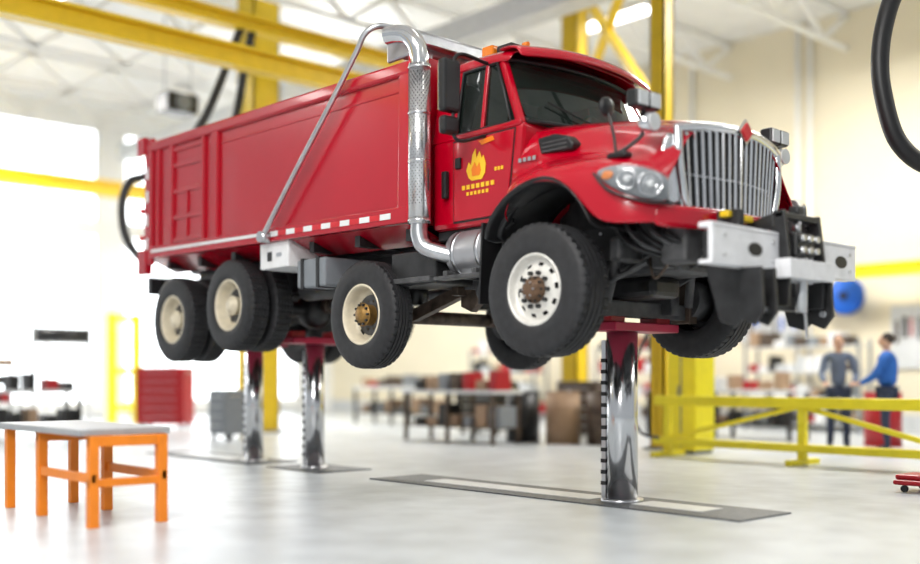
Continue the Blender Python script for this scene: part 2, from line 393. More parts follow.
box('bed_floor',L,0,-1.2,1.2,-.02,.05,red2,B,0)
box('head_board',-.05,0,-1.22,1.22,.0,H+.12,red,B)
loft('tail_gate',[[(L-.02,-1.2,0),(L-.02,1.2,0)],[(L-.1,-1.2,.7),(L-.1,1.2,.7)],[(L-.02,-1.2,H),(L-.02,1.2,H)]],red,B,smooth=False,thick=.06)
boxes('tailgate_hinges',[(L-.16,L+.05,s*1.26-.04,s*1.26+.04,H-.1,H+.13) for s in (-1,1)]+[(L-.14,L+.1,s*1.24-.05,s*1.24+.05,-.22,.1) for s in (-1,1)],red,B,.02)
cyls('marker_lamps',[((L-.02,s*1.26,z),(L-.02,s*1.3,z),.035) for s in (-1,1) for z in (.25,.6)],tapeR,B)
boxes('long_sills',[(L,0,s*.5-.09,s*.5+.09,-.17,-.02) for s in (-1,1)],frm,B)
box('hoist',-2.2,-1.2,-.3,.3,-.35,-.05,frm,B)
cyl('hoist_ram',(-2.9,0,-.3),(-1.4,0,-.1),.1,steel,B)
box('rear_light_bar',-6.95,-6.85,-1.15,1.15,2.2,2.42,frm,T)

# tarp roller housing and arms
box('tarp_housing',-1.90,-1.62,-1.12,1.24,4.18,4.36,alu,T,.02)
box('tarp_housing_lip',-1.60,-1.50,-1.1,1.2,4.22,4.34,steel,T,.02)
boxes('tarp_end_cap',[(-1.94,-1.58,-1.15,-1.10,4.12,4.40),(-1.94,-1.58,1.22,1.27,4.12,4.40)],alu,T,.03)
cyl('tarp_roll',(-1.76,-1.1,4.40),(-1.76,1.2,4.40),.05,steel,T)
boxes('tarp_stand',[(-1.7,-1.6,s*.9-.05,s*.9+.05,3.9,4.2) for s in (-1,1)],alu,T,.01)
for s in (-1,1):
    tube('tarp_arm',[(-3.84,s*1.34,2.63),(-3.2,s*1.35,3.23),(-2.55,s*1.35,3.84),(-2.15,s*1.35,4.23),(-2.03,s*1.34,4.38),(-1.93,s*1.26,4.45),(-1.85,s*1.1,4.45)],.028,steel,T)
    cyl('tarp_pivot',(-3.84,s*1.26,2.63),(-3.84,s*1.38,2.63),.06,steel,T)

# exhaust stack (with perforated heat shield)
SX,SY=-1.40,-1.19
cyl('exhaust_stack',(SX,SY,2.52),(SX,SY,3.98),.104,stackm,T,seg=40)
cyls('stack_clamps',[((SX,SY,z),(SX,SY,z+.022),.110) for z in (2.54,3.08,3.52,3.94)],chrome,T,32)
pl=[]
for k_ in range(50):
    for j in range(18):
        a=2*math.pi*(j+.5*(k_%2))/18
        pl.append(((SX+.100*math.cos(a),SY+.100*math.sin(a),2.70+k_*.0245),(SX+.1048*math.cos(a),SY+.1048*math.sin(a),2.70+k_*.0245),.0055))
cyls('shield_perforations',pl,gfrm,T,5)
tube('exhaust_tip',[(SX,SY,3.95),(SX,SY,4.05),(SX-.03,SY-.01,4.17),(SX-.12,SY-.03,4.27),(SX-.25,SY-.06,4.31),(SX-.36,SY-.09,4.315)],.085,chrome,T)
cyl('exhaust_mouth',(SX-.355,SY-.088,4.315),(SX-.367,SY-.092,4.3155),.075,blk,T)
tube('exhaust_lower',[(SX,SY,2.56),(SX,SY,2.42),(SX+.05,SY+.04,2.3),(SX+.25,SY+.2,2.22)],.08,steel,T)

# ---- cab
prism('cab_lower',[(-1.46,2.47),(-.62,2.47),(-.36,2.62),(-.27,3.31),(-1.46,3.31)],-.99,.99,red,T,.05)
prism('cab_sill',[(-1.44,2.38),(-.68,2.38),(-.62,2.48),(-1.44,2.48)],-.93,.93,frm,T,.02)
for s in (-1,1):
    y0,y1=sorted((s*.985,s*1.005))
    prism('door_gap',[(-1.155,2.515),(-.65,2.515),(-.425,2.695),(-.355,3.265),(-1.155,3.265)],*sorted((s*.98,s*.993)),blk,T,.002)
    prism('door_skin',[(-1.14,2.53),(-.66,2.53),(-.44,2.7),(-.37,3.25),(-1.14,3.25)],y0,y1,red,T,.009)
    box('door_handle',-1.10,-1.03,*sorted((s*1.0,s*1.03)),3.0,3.1,blk,T,.01)
    box('grab_handle',-1.26,-1.2,*sorted((s*1.0,s*1.05)),2.75,3.0,blk,T,.01)
    quad('quarter_panel',[(-1.45,s*.97,3.28),(-1.13,s*.97,3.28),(-1.13,s*.86,3.95),(-1.43,s*.86,3.95)],red,T,.04)
    beam('a_pillar',(-.33,s*.95,3.28),(-.66,s*.85,3.95),.07,.08,red,T,.02)
    beam('belt_rail',(-1.15,s*.975,3.3),(-.3,s*.975,3.3),.05,.06,red,T,.02)
    beam('header_rail',(-1.45,s*.865,3.93),(-.6,s*.865,3.93),.06,.06,red,T,.02)
    quad('door_window',[(-1.13,s*.965,3.3),(-.36,s*.965,3.3),(-.66,s*.872,3.92),(-1.13,s*.872,3.92)],glassd,T,.008)
    tube('window_seal',[(-1.12,s*.985,3.32),(-.42,s*.985,3.32),(-.68,s*.89,3.9),(-1.12,s*.89,3.9),(-1.12,s*.985,3.32)],.015,blk,T,smooth=False)
    beam('vent_divider',(-.78,s*.98,3.32),(-.80,s*.89,3.9),.035,.03,red,T)
box('cab_back',-1.47,-1.43,-.9,.9,3.25,3.95,red,T,.02)
box('cab_headliner',-1.43,-.65,-.84,.84,3.88,3.92,seatm,T,.0)
roof=loft('roof',[[(x,y,z) for y,z in ((-.90,za-.10),(-.89,za),(-.6,za+.06),(0,za+.08),(.6,za+.06),(.89,za),(.90,za-.10))] for x,za in ((-1.5,3.97),(-1.47,4.0),(-1.0,4.02),(-.62,4.0),(-.5,3.97))],red,T,2,thick=.03)
loft('sun_visor',[[(x0+.13*(1-(y/.92)**2),y,z0+.055*(1-(y/.92)**2)) for y in [-.93,-.8,-.6,-.4,-.2,0,.2,.4,.6,.8,.93]] for x0,z0 in ((-.68,4.00),(-.55,4.01),(-.45,3.99),(-.39,3.95),(-.375,3.885))],red,T,1,thick=.03)
ys=[-.93,-.8,-.6,-.35,0,.35,.6,.8,.93]
loft('windshield',[[(-.30-(.33*t)+.16*(1-(y/.95)**2),y*(1-.1*t),3.30+.64*t) for y in ys] for t in (0,.5,1)],glass,T,1)
tube('windshield_seal',[(-.30+.16*(1-(y/.95)**2),y,3.31) for y in ys],.02,blk,T)
tube('windshield_seal_top',[(-.62+.16*(1-(y/.95)**2),y*.9,3.93) for y in ys],.018,blk,T)
tube('wiper',[(-.13,-.1,3.33),(-.2,-.4,3.42),(-.3,-.65,3.52)],.008,blk,T); tube('wiper_b',[(-.13,.15,3.33),(-.2,.45,3.42),(-.26,.7,3.5)],.008,blk,T)
box('dash',-.62,-.3,-.9,.9,3.1,3.38,blk,T,.05)
for s in (-1,1):
    box('seat_base',-1.25,-.8,s*.5-.22,s*.5+.22,3.2,3.3,seatm,T,.04); box('seat_back',-1.32,-1.2,s*.5-.22,s*.5+.22,3.3,3.85,seatm,T,.04)
lw=lathe('steering_wheel',[(.22,0),(.2,.0),(.2,.02),(.22,.02),(.22,0)],0,0,0,1,blk,T,32); lw.rotation_euler=(0,0,math.radians(90)); lw.location=(-.72,.45,3.45)
for s in (-1,1):
    box('mirror_head',-.84,-.74,s*1.37-.10,s*1.37+.10,3.40,3.86,blk,T,.03)
    box('mirror_convex',-.84,-.75,s*1.37-.09,s*1.37+.09,3.21,3.37,blk,T,.03)
    box('mirror_glass',-.85,-.838,s*1.36-.09,s*1.36+.09,3.42,3.82,chrome,T,0)
    tube('mirror_arm',[(-.72,s*.98,3.25),(-.78,s*1.3,3.18),(-.78,s*1.33,3.5),(-.78,s*1.3,3.9),(-.8,s*.9,3.92)],.016,blk,T)
box('beacon_base',-1.3,-.85,-.55,-.1,4.08,4.14,blk,T,.01); box('beacon_lens',-1.27,-1.12,-.53,-.12,4.14,4.25,amber,T,.02); box('beacon_mid',-1.1,-.9,-.5,-.15,4.14,4.23,blk,T,.02)
cyls('clearance_lamps',[((-.55,y,4.07),(-.49,y,4.065),.022) for y in (-.7,-.35,0,.35,.7)],amber,T)

# ---- hood + fenders (single lofted skin)
def sec(x,zt,ys_,zs,ym,zm,yfi,zf,yfo,yo,zl):
    h=[(yo,zl),(yo+.0,zl+(zf-.1-zl)*.5),(yfo,zf-.07),(yfi,zf),(ym,zm),(ys_,zs),(ys_*.6,zt-.025)]
    return [(x,-a,b) for a,b in h]+[(x,0,zt)]+[(x,a,b) for a,b in reversed(h)]
st=[(-.40,3.34,.86,3.27,.98,3.02,1.0,2.75,1.02,1.02,2.42),
    (-.36,3.34,.85,3.26,.97,3.0,1.02,2.78,1.10,1.14,2.46),
    (-.22,3.34,.84,3.25,.95,2.99,1.05,2.82,1.16,1.2,2.62),
    (.0,3.33,.81,3.22,.92,2.97,1.05,2.86,1.18,1.22,2.70),
    (.25,3.31,.77,3.19,.88,2.95,1.05,2.87,1.19,1.22,2.70),
    (.48,3.28,.73,3.16,.85,2.93,1.03,2.86,1.18,1.22,2.58),
    (.66,3.24,.70,3.13,.83,2.91,1.01,2.84,1.17,1.21,2.36),
    (.80,3.21,.68,3.10,.81,2.90,.99,2.82,1.15,1.2,2.28),
    (.98,3.17,.66,3.07,.79,2.88,.95,2.78,1.09,1.14,2.27),
    (1.10,3.13,.64,3.05,.77,2.85,.90,2.72,1.0,1.04,2.27),
    (1.16,3.09,.62,3.02,.75,2.8,.84,2.68,.9,.92,2.28)]
loft('hood',[sec(*a) for a in st],red,T,2,thick=.02)
arch=[(-.50,2.30),(-.46,2.42),(-.36,2.54),(-.2,2.655),(.0,2.715),(.14,2.73),(.28,2.715),(.46,2.61),(.6,2.46),(.69,2.30)]
for s in (-1,1):
    loft('fender_flare',[[(x,s*1.235,z+.01),(x,s*1.24,z-.035),(x,s*.95,z-.045)] for x,z in arch],blk,T,1,thick=.02)
    loft('inner_fender',[[(x*.98,s*1.15,z-.04),(x*.98,s*.5,z-.03)] for x,z in arch],blk,T,1,thick=.02)
    quad('cowl_lower',[(-.60,s*1.0,2.5),(-.36,s*1.02,2.6),(-.36,s*1.02,2.44),(-.52,s*1.08,2.32)],blk,T,.03)
    prism('hood_vent',[(-.10,2.99),(.25,2.98),(.27,3.03),(.20,3.10),(.05,3.14),(-.14,3.13)],*sorted((s*.84,s*.962)),blk,T,.02)
    boxes('vent_slats',[(-.08,.2,*sorted((s*.955,s*.967)),3.0+i*.035,3.012+i*.035) for i in range(3)],gfrm,T)
    hl=((.72,1.2,2.66,2.70),(.84,1.19,2.55,2.73),(1.0,1.14,2.47,2.72),(1.13,1.04,2.43,2.68),(1.2,.92,2.43,2.62))
    loft('headlamp_housing',[[(x,s*y,z1),(x+.01,s*(y+.03),(z0+z1)/2),(x,s*y,z0)] for x,y,z0,z1 in hl],grey,T,1,thick=.02)
    loft('headlamp_lens',[[(x+.04,s*(y+.03),z1),(x+.065,s*(y+.07),(z0+z1)/2),(x+.04,s*(y+.03),z0)] for x,y,z0,z1 in hl],lens,T,1)
    for (bx,by,bz,ang,rr) in ((1.15,1.10,2.555,48,1.0),(1.0,1.19,2.60,25,.8)):
        o=lathe('headlamp_bowl',[(.095*rr,-.005),(.085*rr,-.01),(.08*rr,.015),(.04*rr,.03),(.01,.03)],0,0,0,s,chrome,T,28)
        o.matrix_local=Matrix.Translation((bx,s*by,bz))@Matrix.Rotation(math.radians(-s*ang),4,'Z')
        ball('headlamp_bulb',(bx-.0,s*by,bz),.03,.03,.03,lampw,T)
    ball('turn_lamp',(.83,s*1.215,2.65),.06,.015,.035,amber,T)
    tube('headlamp_rim',[(.70,s*1.22,2.68),(.84,s*1.22,2.54),(1.0,s*1.175,2.46),(1.14,s*1.07,2.42),(1.22,s*.93,2.42)],.012,blk,T)
    lx,ly=1.0,.94
    tube('plow_lamp_stalk',[(.80,s*1.05,2.84),(.88,s*1.0,2.90),(lx-.04,s*ly,3.0),(lx-.04,s*ly,3.2)],.016,blk,T)
    box('plow_lamp_base',.7,.88,s*1.02-.05,s*1.02+.05,2.81,2.855,blk,T,.015)
    for dy in (-.075,.075):
        box('plow_lamp',lx-.1,lx+.02,s*ly+dy-.07,s*ly+dy+.07,3.17,3.31,blk,T,.02)
        box('plow_lamp_lens',lx+.015,lx+.03,s*ly+dy-.058,s*ly+dy+.058,3.185,3.295,lampw,T,.004)
    ball('spot_lamp',(lx,s*ly,3.06),.07,.085,.085,chrome,T)
    cyl('spot_lamp_lens',(lx+.06,s*ly,3.06),(lx+.075,s*ly,3.06),.068,lampw,T)
    ball('hood_mirror',(.62,s*.97,3.25),.04,.08,.08,blk,T); tube('hood_mirror_arm',[(.64,s*.97,3.2),(.72,s*1.0,3.0),(.76,s*1.02,2.84)],.012,blk,T)
loft('hood_crest',[[(x,-w,z-.02),(x,-w*.6,z+.035),(x,w*.6,z+.035),(x,w,z-.02)] for x,w,z in ((-.15,.5,3.33),(.5,.42,3.28),(1.0,.34,3.17),(1.14,.3,3.12))],red,T,2)

# ---- grille
def gx(y): return 1.22-.12*(y/.75)**2
gy=[-.70,-.5,-.25,0,.25,.5,.70]
loft('grille_back',[[(gx(y)-.07,y*k,z) for y in gy] for z,k in ((2.42,.88),(3.08,.95))],blk,T)
tube('grille_surround_top',[(gx(y)+.0,y*1.02,3.10-.06*(abs(y)/.7)**2) for y in gy],.038,chrome,T)
tube('grille_surround_bottom',[(gx(y)+.0,y*.88,2.42) for y in gy],.03,chrome,T)
for s in (-1,1):
    tube('grille_surround_side',[(gx(.7),s*.715,3.04),(gx(.7)+.01,s*.71,2.8),(gx(.7)+.01,s*.67,2.6),(gx(.7),s*.615,2.42)],.036,chrome,T)
    loft('grille_shoulder',[[(gx(.7)-.0,s*.73,3.08),(gx(.7)-.1,s*.80,2.98)],[(gx(.7)+.0,s*.72,2.75),(gx(.7)-.1,s*.85,2.7)],[(gx(.7)-.0,s*.63,2.42),(gx(.7)-.06,s*.74,2.4)]],chrome,T,1,thick=.02)
nb=17; lst=[]
for i in range(nb):
    t=-1+2*i/(nb-1); y=t*.63
    lst.append(((gx(y)-.01,y*.9,2.44),(gx(y)-.0,y,3.07-.05*t*t)))
beams('grille_bars',lst,.026,.026,chrome,T,.006)
beams('grille_crossbars',[((gx(.64)-.03,-.62,z),(gx(0)-.03,0,z)) for z in (2.7,)]+[((gx(0)-.03,0,z),(gx(.64)-.03,.62,z)) for z in (2.7,)],.01,.014,steel,T)
bx=1.262
quad('badge_diamond',[(bx+.012,-.075,3.09),(bx+.012,0,3.015),(bx+.012,.075,3.09),(bx+.012,0,3.165)],tapeR,T,.02)
quad('badge_frame',[(bx,-.105,3.09),(bx,0,2.985),(bx,.105,3.09),(bx,0,3.195)],chrome,T,.02)

# ---- front valance, bumper, plow hitch
loft('front_valance',[[(1.10,-1.02,z),(1.22,-.88,z),(1.30,-.5,z),(1.33,0,z),(1.30,.5,z),(1.22,.88,z),(1.10,1.02,z)] for z in (2.24,2.34,2.42)],red,T,1,thick=.03)
for a,b in ((-1.06,-.14),(.34,1.06)):
    box('bumper_plate',1.62,1.66,a,b,1.95,2.22,bump_w,T,.015)
    box('bumper_lip_top',1.54,1.66,a,b,2.19,2.23,bump_w,T,.01); box('bumper_lip_bottom',1.54,1.66,a,b,1.93,1.96,bump_w,T,.01)
    yc=-.5 if b<0 else .8
    bm=bmesh.new(); cylbm(bm,(1.655,yc,2.07),(1.664,yc,2.07),.05,.05,24)
    for v in bm.verts: v.co.y=yc+(v.co.y-yc)*1.9
    mk('bumper_slot',bm,blk,T)
    for s_ in (a+.15,b-.12):
        cyls('bumper_bolts',[((1.655,s_,z),(1.672,s_,z),.014) for z in (2.0,2.14)],steel,T)
box('bumper_beam',1.50,1.60,-.95,.95,1.98,2.18,frm,T,.01)
box('bumper_center',1.66,1.80,-.24,.44,1.87,2.02,bump_w,T,.01)
box('bumper_center_web',1.60,1.66,-.16,.36,1.86,2.2,bump_w,T,.01)
for y in (-.15,.37):
    prism('hitch_upright',[(1.5,1.66),(1.74,1.66),(1.75,2.0),(1.70,2.40),(1.60,2.40),(1.55,2.0)],y-.02,y+.02,frm,T,.005)
    prism('hitch_rear_arm',[(1.2,2.28),(1.6,2.38),(1.62,2.28),(1.2,2.16)],y-.025,y+.025,frm,T,.005)
box('hydraulic_block',1.60,1.74,-.04,.24,2.05,2.24,frm,T,.02)
cyls('hydraulic_couplers',[((1.74,y,z),(1.79,y,z),.025) for y in (0,.1,.2) for z in (2.10,2.19)],steel,T)
for s in (-1,1):
    prism('hitch_cheek',[(1.2,2.2),(1.5,2.15),(1.62,1.92),(1.64,1.62),(1.5,1.50),(1.36,1.54),(1.25,1.9)],s*.50-.02,s*.50+.02,frm,T,.01)
    prism('hitch_ear',[(1.60,1.93),(1.78,1.93),(1.80,1.6),(1.72,1.5),(1.60,1.55)],s*.42-.018,s*.42+.018,frm,T,.006)
    if s<0: prism('hitch_ear_outer',[(1.60,1.93),(1.78,1.93),(1.80,1.6),(1.72,1.5),(1.60,1.55)],s*.60-.018,s*.60+.018,frm,T,.006)
    cyl('hitch_pin',(1.72,s*.56,1.62),(1.72,s*.38,1.62),.025,steel,T)
    beam('hitch_brace',(1.2,s*.43,2.2),(1.62,s*.40,1.7),.06,.06,gfrm,T)
box('hitch_cross',1.50,1.6,-.5,.5,1.64,1.76,frm,T,.01); box('hitch_cross_top',1.62,1.70,-.17,.39,2.34,2.39,frm,T,.01)
cyl('hitch_ram',(1.70,.1,1.62),(1.70,.1,2.05),.045,steel,T)
cyl('hitch_ram_upper',(1.66,.1,2.22),(1.66,.1,2.36),.03,steel,T)
box('hitch_head',1.61,1.70,.05,.15,2.39,2.46,frm,T,.02)
for i in range(2):
    tube('hitch_hose_%d'%i,[(1.35,.45+.05*i,2.2),(1.48,.5+.05*i,2.30),(1.58,.46+.05*i,2.36),(1.62,.30,2.3)],.012,blk,T)
boxes('hitch_coupler_yellow',[(1.36,1.44,-.52,-.36,2.34,2.39),(1.38,1.46,-.3,-.2,2.32,2.37)],yel,T,.01)
tube('tow_chain',[(1.7,.1,1.7),(1.72,.12,1.6),(1.72,.14,1.42)],.012,steel,T)
# door emblem: flame with lettering
def decal(name,pts,mat,y=-1.012):
    bm=bmesh.new(); vs=[(bm.verts.new((x,y,z)),bm.verts.new((x,y+.004,z))) for x,z in pts]; n=len(vs)
    bm.faces.new([v[0] for v in vs]); bm.faces.new([v[1] for v in vs])
    for i in range(n): bm.faces.new([vs[i][0],vs[(i+1)%n][0],vs[(i+1)%n][1],vs[i][1]])
    mk(name,bm,mat,T)
decal('door_emblem',[(-.93,2.90),(-.96,2.97),(-.93,3.04),(-.90,3.01),(-.88,3.10),(-.84,3.15),(-.83,3.06),(-.79,3.12),(-.76,3.05),(-.74,3.08),(-.71,3.0),(-.72,2.92),(-.76,2.87),(-.89,2.87)],gold)
decal('door_emblem_core',[(-.88,2.91),(-.89,2.97),(-.85,3.03),(-.82,2.98),(-.79,3.02),(-.77,2.95),(-.79,2.91)],orgd,-1.016)
boxes('door_lettering',[(-1.02+i*.062,-.98+i*.062,-1.011,-1.006,2.80,2.84) for i in range(7)]+[(-.96+i*.05,-.93+i*.05,-1.011,-1.006,2.745,2.775) for i in range(6)]+[(-.60+i*.04,-.575+i*.04,-1.011,-1.006,2.92,2.95) for i in range(3)],gold,T)
boxes('model_lettering',[(-.3+i*.055,-.265+i*.055,-1.02,-.99,2.94,2.975) for i in range(4)],chrome,T)
quad('door_stripe',[(-.80,-1.012,3.21),(-.62,-1.012,3.23),(-.60,-1.012,3.19),(-.76,-1.012,3.17)],orgd,T,.003)

# ================================================================ FOREGROUND / BACKGROUND OBJECTS
W=empty('work_table')
x0,x1,y0,y1=-2.62,-1.56,-4.22,-3.60
boxes('legs',[(x,x+.075,y,y+.075,0,.68) for x in (x0,x1-.075) for y in (y0,y1-.075)],org,W,.005)
boxes('rails',[(x0,x1,y0+.01,y0+.05,.33,.40),(x0,x1,y1-.05,y1-.01,.33,.40),(x0+.01,x0+.05,y0,y1,.6,.68),(x1-.05,x1-.01,y0,y1,.6,.68),(x1-.05,x1-.01,y0,y1,.30,.36)],org,W,.004)
box('top',x0-.75,x1-.06,y0-.05,y1+.05,.68,.73,tblg,W,.005)
boxes('end_legs',[(x0-.7,x0-.63,y0,y0+.07,0,.68),(x0-.7,x0-.63,y1-.07,y1,0,.68)],org,W,.005)
P=empty('waste_bin',(-1.55,-5.50,0)); cyl('body',(0,0,0),(0,0,.28),.15,dblue,P,r1=.18); cyl('rim',(0,0,.27),(0,0,.30),.19,blk,P)

Y=empty('yellow_trestle',(0,4.9,0))
boxes('rails',[(-3.3,3.4,-.08,.08,.72,.86),(-3.3,3.4,-.08,.08,.16,.26)],yel2,Y,.01)
boxes('feet',[(x-.05,x+.05,-.35,.35,0,.07) for x in (-3.1,-1,1,3.1)]+[(x-.05,x+.05,-.05,.05,.07,.8) for x in (-3.1,-1,1,3.1)],yel2,Y,.005)
beams('diagonals',[((-3.1,0,.25),(-1.05,0,.74)),((-1,0,.74),(1,0,.25)),((1,0,.25),(3.1,0,.74))],.06,.06,yel2,Y)
P=empty('yellow_cabinet',(-3.2,5.6,0)); box('body',-.25,.25,-.25,.25,.05,1.95,yel2,P,.02); boxes('door_lines',[(-.01,.01,-.256,-.25,.1,1.7),(-.05,-.03,-.27,-.25,.8,1.0)],grey,P); box('plinth',-.23,.23,-.22,.22,0,.05,grey,P)
P=empty('mechanic_creeper',(1.85,2.85,0)); box('board',-.6,.6,-.25,.25,.07,.12,red2,P,.02); box('head_pad',-.6,-.35,-.2,.2,.12,.17,red2,P,.02)
cyls('casters',[((x,y-.015,.035),(x,y+.015,.035),.035) for x in (-.5,.5) for y in (-.2,.2)],blk,P)

def cabinet(name,x,y,w,d,h,mat,n=5,rot=0):
    P=empty(name,(x,y,0)); P.rotation_euler=(0,0,rot)
    box('body',-w/2,w/2,-d/2,d/2,.1,h,mat,P,.01)
    boxes('drawer_lips',[(-w/2+.02,w/2-.02,-d/2-.015,-d/2,.14+i*(h-.2)/n,.12+(i+1)*(h-.2)/n) for i in range(n)],mat,P,.004)
    boxes('handles',[(-w/3,w/3,-d/2-.035,-d/2-.015,.07+(i+1)*(h-.2)/n,.085+(i+1)*(h-.2)/n) for i in range(n)],steel,P)
    boxes('handles_end',[(w/2,w/2+.03,-d/3,d/3,h-.12,h-.09)],steel,P)
    cyls('casters',[((a*w*.4,b*d*.35-.02,.05),(a*w*.4,b*d*.35+.02,.05),.05) for a in(-1,1) for b in (-1,1)],blk,P)
    return P
cabinet('tool_cabinet',-15.35,3.35,1.1,.6,1.35,red2,6,math.radians(40))
cabinet('tool_cabinet.001',-10.9,2.35,.6,.5,.9,grey,4)
cabinet('tool_cabinet.002',-9.0,7.0,1.2,.6,1.0,blk,5)
cabinet('tool_cabinet.003',-6.6,7.2,.9,.6,1.05,grime,5)
def bench(name,x,y,L_,h=.9,rot=0,top=lgrey,leg=blk):
    P=empty(name,(x,y,0)); P.rotation_euler=(0,0,rot)
    box('top',-L_/2,L_/2,-.35,.35,h-.06,h,top,P,.005); boxes('legs',[(a-.03,a+.03,b-.03,b+.03,0,h-.06) for a in (-L_/2+.08,0,L_/2-.08) for b in (-.3,.3)],leg,P)
    box('shelf',-L_/2+.05,L_/2-.05,-.3,.3,.25,.28,leg,P)
    for i in range(int(L_*3)):
        m=random.choice([red2,blk,grey,wood,lgrey,grime]); a=-L_/2+.2+i*.32; hh=random.uniform(.1,.35)
        box('item_%d'%i,a,a+random.uniform(.1,.25),-.2,.15,h,h+hh,m,P,.01)
        box('low_item_%d'%i,a,a+random.uniform(.15,.28),-.2,.2,.28,.28+random.uniform(.1,.4),random.choice([blk,grey,wood,frm]),P,.01)
    return P
bench('workbench',-7.6,5.0,2.4,leg=grime); bench('workbench.001',-13.5,8.5,3.0); bench('workbench.002',-5.2,9.5,3.2); bench('workbench.003',-13.2,-1.2,3.4,rot=math.radians(90)); bench('workbench.004',2.5,11,3)
def shelf(name,x,y,w,h,rot=0):
    P=empty(name,(x,y,0)); P.rotation_euler=(0,0,rot)
    boxes('uprights',[(a-.025,a+.025,b-.025,b+.025,0,h) for a in (-w/2,w/2) for b in (-.25,.25)],grey,P)
    for k_ in range(4):
        z=.15+k_*(h-.3)/3; box('shelf_%d'%k_,-w/2,w/2,-.27,.27,z,z+.03,lgrey,P,0); a=-w/2+.05
        while a<w/2-.25:
            ww=random.uniform(.12,.3); box('bin',a,a+ww,-.2,.2,z+.03,z+.03+random.uniform(.12,.35),random.choice([red2,blk,wood,grime,lgrey,white,grey]),P,.01); a+=ww+.05
shelf('shelving_unit',-9.5,12.6,2.4,1.9); shelf('shelving_unit.001',-5.5,13,2.6,1.9); shelf('shelving_unit.002',-1.0,13.2,2.4,1.9); shelf('shelving_unit.003',-14,12.6,2.4,1.9)
shelf('shelving_unit.004',-17.5,-.4,2.6,1.5,math.radians(90)); shelf('shelving_unit.005',3,13.2,2.4,2)
# tool boards on the back wall
def toolboard(name,x,w,z0,z1):
    P=empty(name,(x,13.96,0)); box('board',-w/2,w/2,-.02,.03,z0,z1,lgrey,P,0)
    for i in range(int(w/.16)):
        a=-w/2+.1+i*.16; zt=z1-.1-random.uniform(0,.2); l=random.uniform(.15,.5)
        box('tool_%d'%i,a,a+random.uniform(.03,.09),-.05,-.02,max(z0+.05,zt-l),zt,random.choice([frm,grey,grime,steel,red2,bluep]),P,0)
toolboard('tool_board',-6.9,1.6,1.95,2.75); toolboard('tool_board.001',-3.2,1.8,1.3,2.6); toolboard('tool_board.002',.9,1.8,1.3,2.7)
P=empty('wall_posters',(-1.9,13.98,0)); [box('poster_%d'%i,-.35+i*.42,-.05+i*.42,-.01,.01,2.1,2.55,m,P,0) for i,m in enumerate((white,gold,bluep))]
def drum(name,x,y,mat):
    P=empty(name,(x,y,0)); cyl('body',(0,0,0),(0,0,.88),.29,mat,P); cyls('ribs',[((0,0,z),(0,0,z+.02),.3) for z in (0,.28,.58,.86)],mat,P,28); cyl('bung',(.15,0,.88),(.15,0,.9),.03,steel,P)
drum('oil_drum',-6.0,5.9,wood); drum('oil_drum.001',-5.35,6.2,grime); drum('oil_drum.002',-2.0,9.2,red2); drum('oil_drum.003',-6.8,5.75,blk)
P=empty('yellow_gantry_leg',(-18.8,4.0,0)); boxes('posts',[(-.1,.1,-.42,-.22,0,2.7),(-.1,.1,.22,.42,0,2.7)],yel2,P,.02); boxes('ties',[(-.06,.06,-.25,.25,z,z+.15) for z in (.3,1.2,2.5)],yel2,P)
P=empty('hose_drum_stand',(-18.2,2.2,0)); cyl('roll',(0,-.6,2.1),(0,.6,2.1),.18,blk,P); boxes('legs',[(-.05,.05,s*.65-.04,s*.65+.04,0,2.3) for s in (-1,1)],lgrey,P); box('foot',-.3,.3,-.7,.7,0,.04,lgrey,P)
P=empty('blue_hose_reel',(-4.95,13.6,2.85))
box('wall_bracket',-.12,.12,.1,.39,-.1,.1,grey,P)
lathe('drum',[(.08,-.02),(.36,-.02),(.40,0),(.32,.03),(.32,.1),(.40,.13),(.36,.15),(.08,.15)],0,0,0,-1,bluep,P,40)
cyl('hub',(0,-.05,0),(0,.18,0),.09,blk,P)
tube('exhaust_hose',[(1.55,2.58,9.0),(1.50,2.52,5.6),(1.44,2.46,5.05),(1.33,2.34,4.6),(1.28,2.29,4.2),(1.30,2.31,3.8),(1.40,2.42,3.35),(1.62,2.66,3.12),(1.95,3.0,3.2),(2.2,3.3,3.9),(2.3,3.4,9.0)],.085,blk)
tube('extraction_hose',[(-9.2,1.6,6.9),(-9.5,1.0,5.2),(-10.0,.4,4.45),(-10.25,.15,4.3),(-10.32,.05,3.9),(-10.28,.1,3.4),(-10.1,.3,3.05),(-9.9,.5,3.4),(-9.4,1.3,4.4),(-9.2,1.8,6.9)],.07,frm)
tube('air_hose_yellow',[(-1.05,10,9),(-1.03,10,5),(-1.0,10,2.2),(-.95,10,1.2)],.035,yel2)
tube('air_hose_black',[(-2.6,4.3,2.3),(-3.0,4.2,1.6),(-3.2,4.1,.9),(-3.0,4.1,.4),(-2.7,4.15,.3)],.022,blk)
P=empty('ceiling_fan_heater',(-14.3,3.1,6.85)); box('body',-.25,.25,-.35,.35,-.2,.2,frm,P,.03); cyl('fan',(.25,0,0),(.3,0,0),.17,grey,P); cyls('rods',[((0,-.3,.2),(0,-.3,2.15),.02),((0,.3,.2),(0,.3,2.15),.02)],lgrey,P)

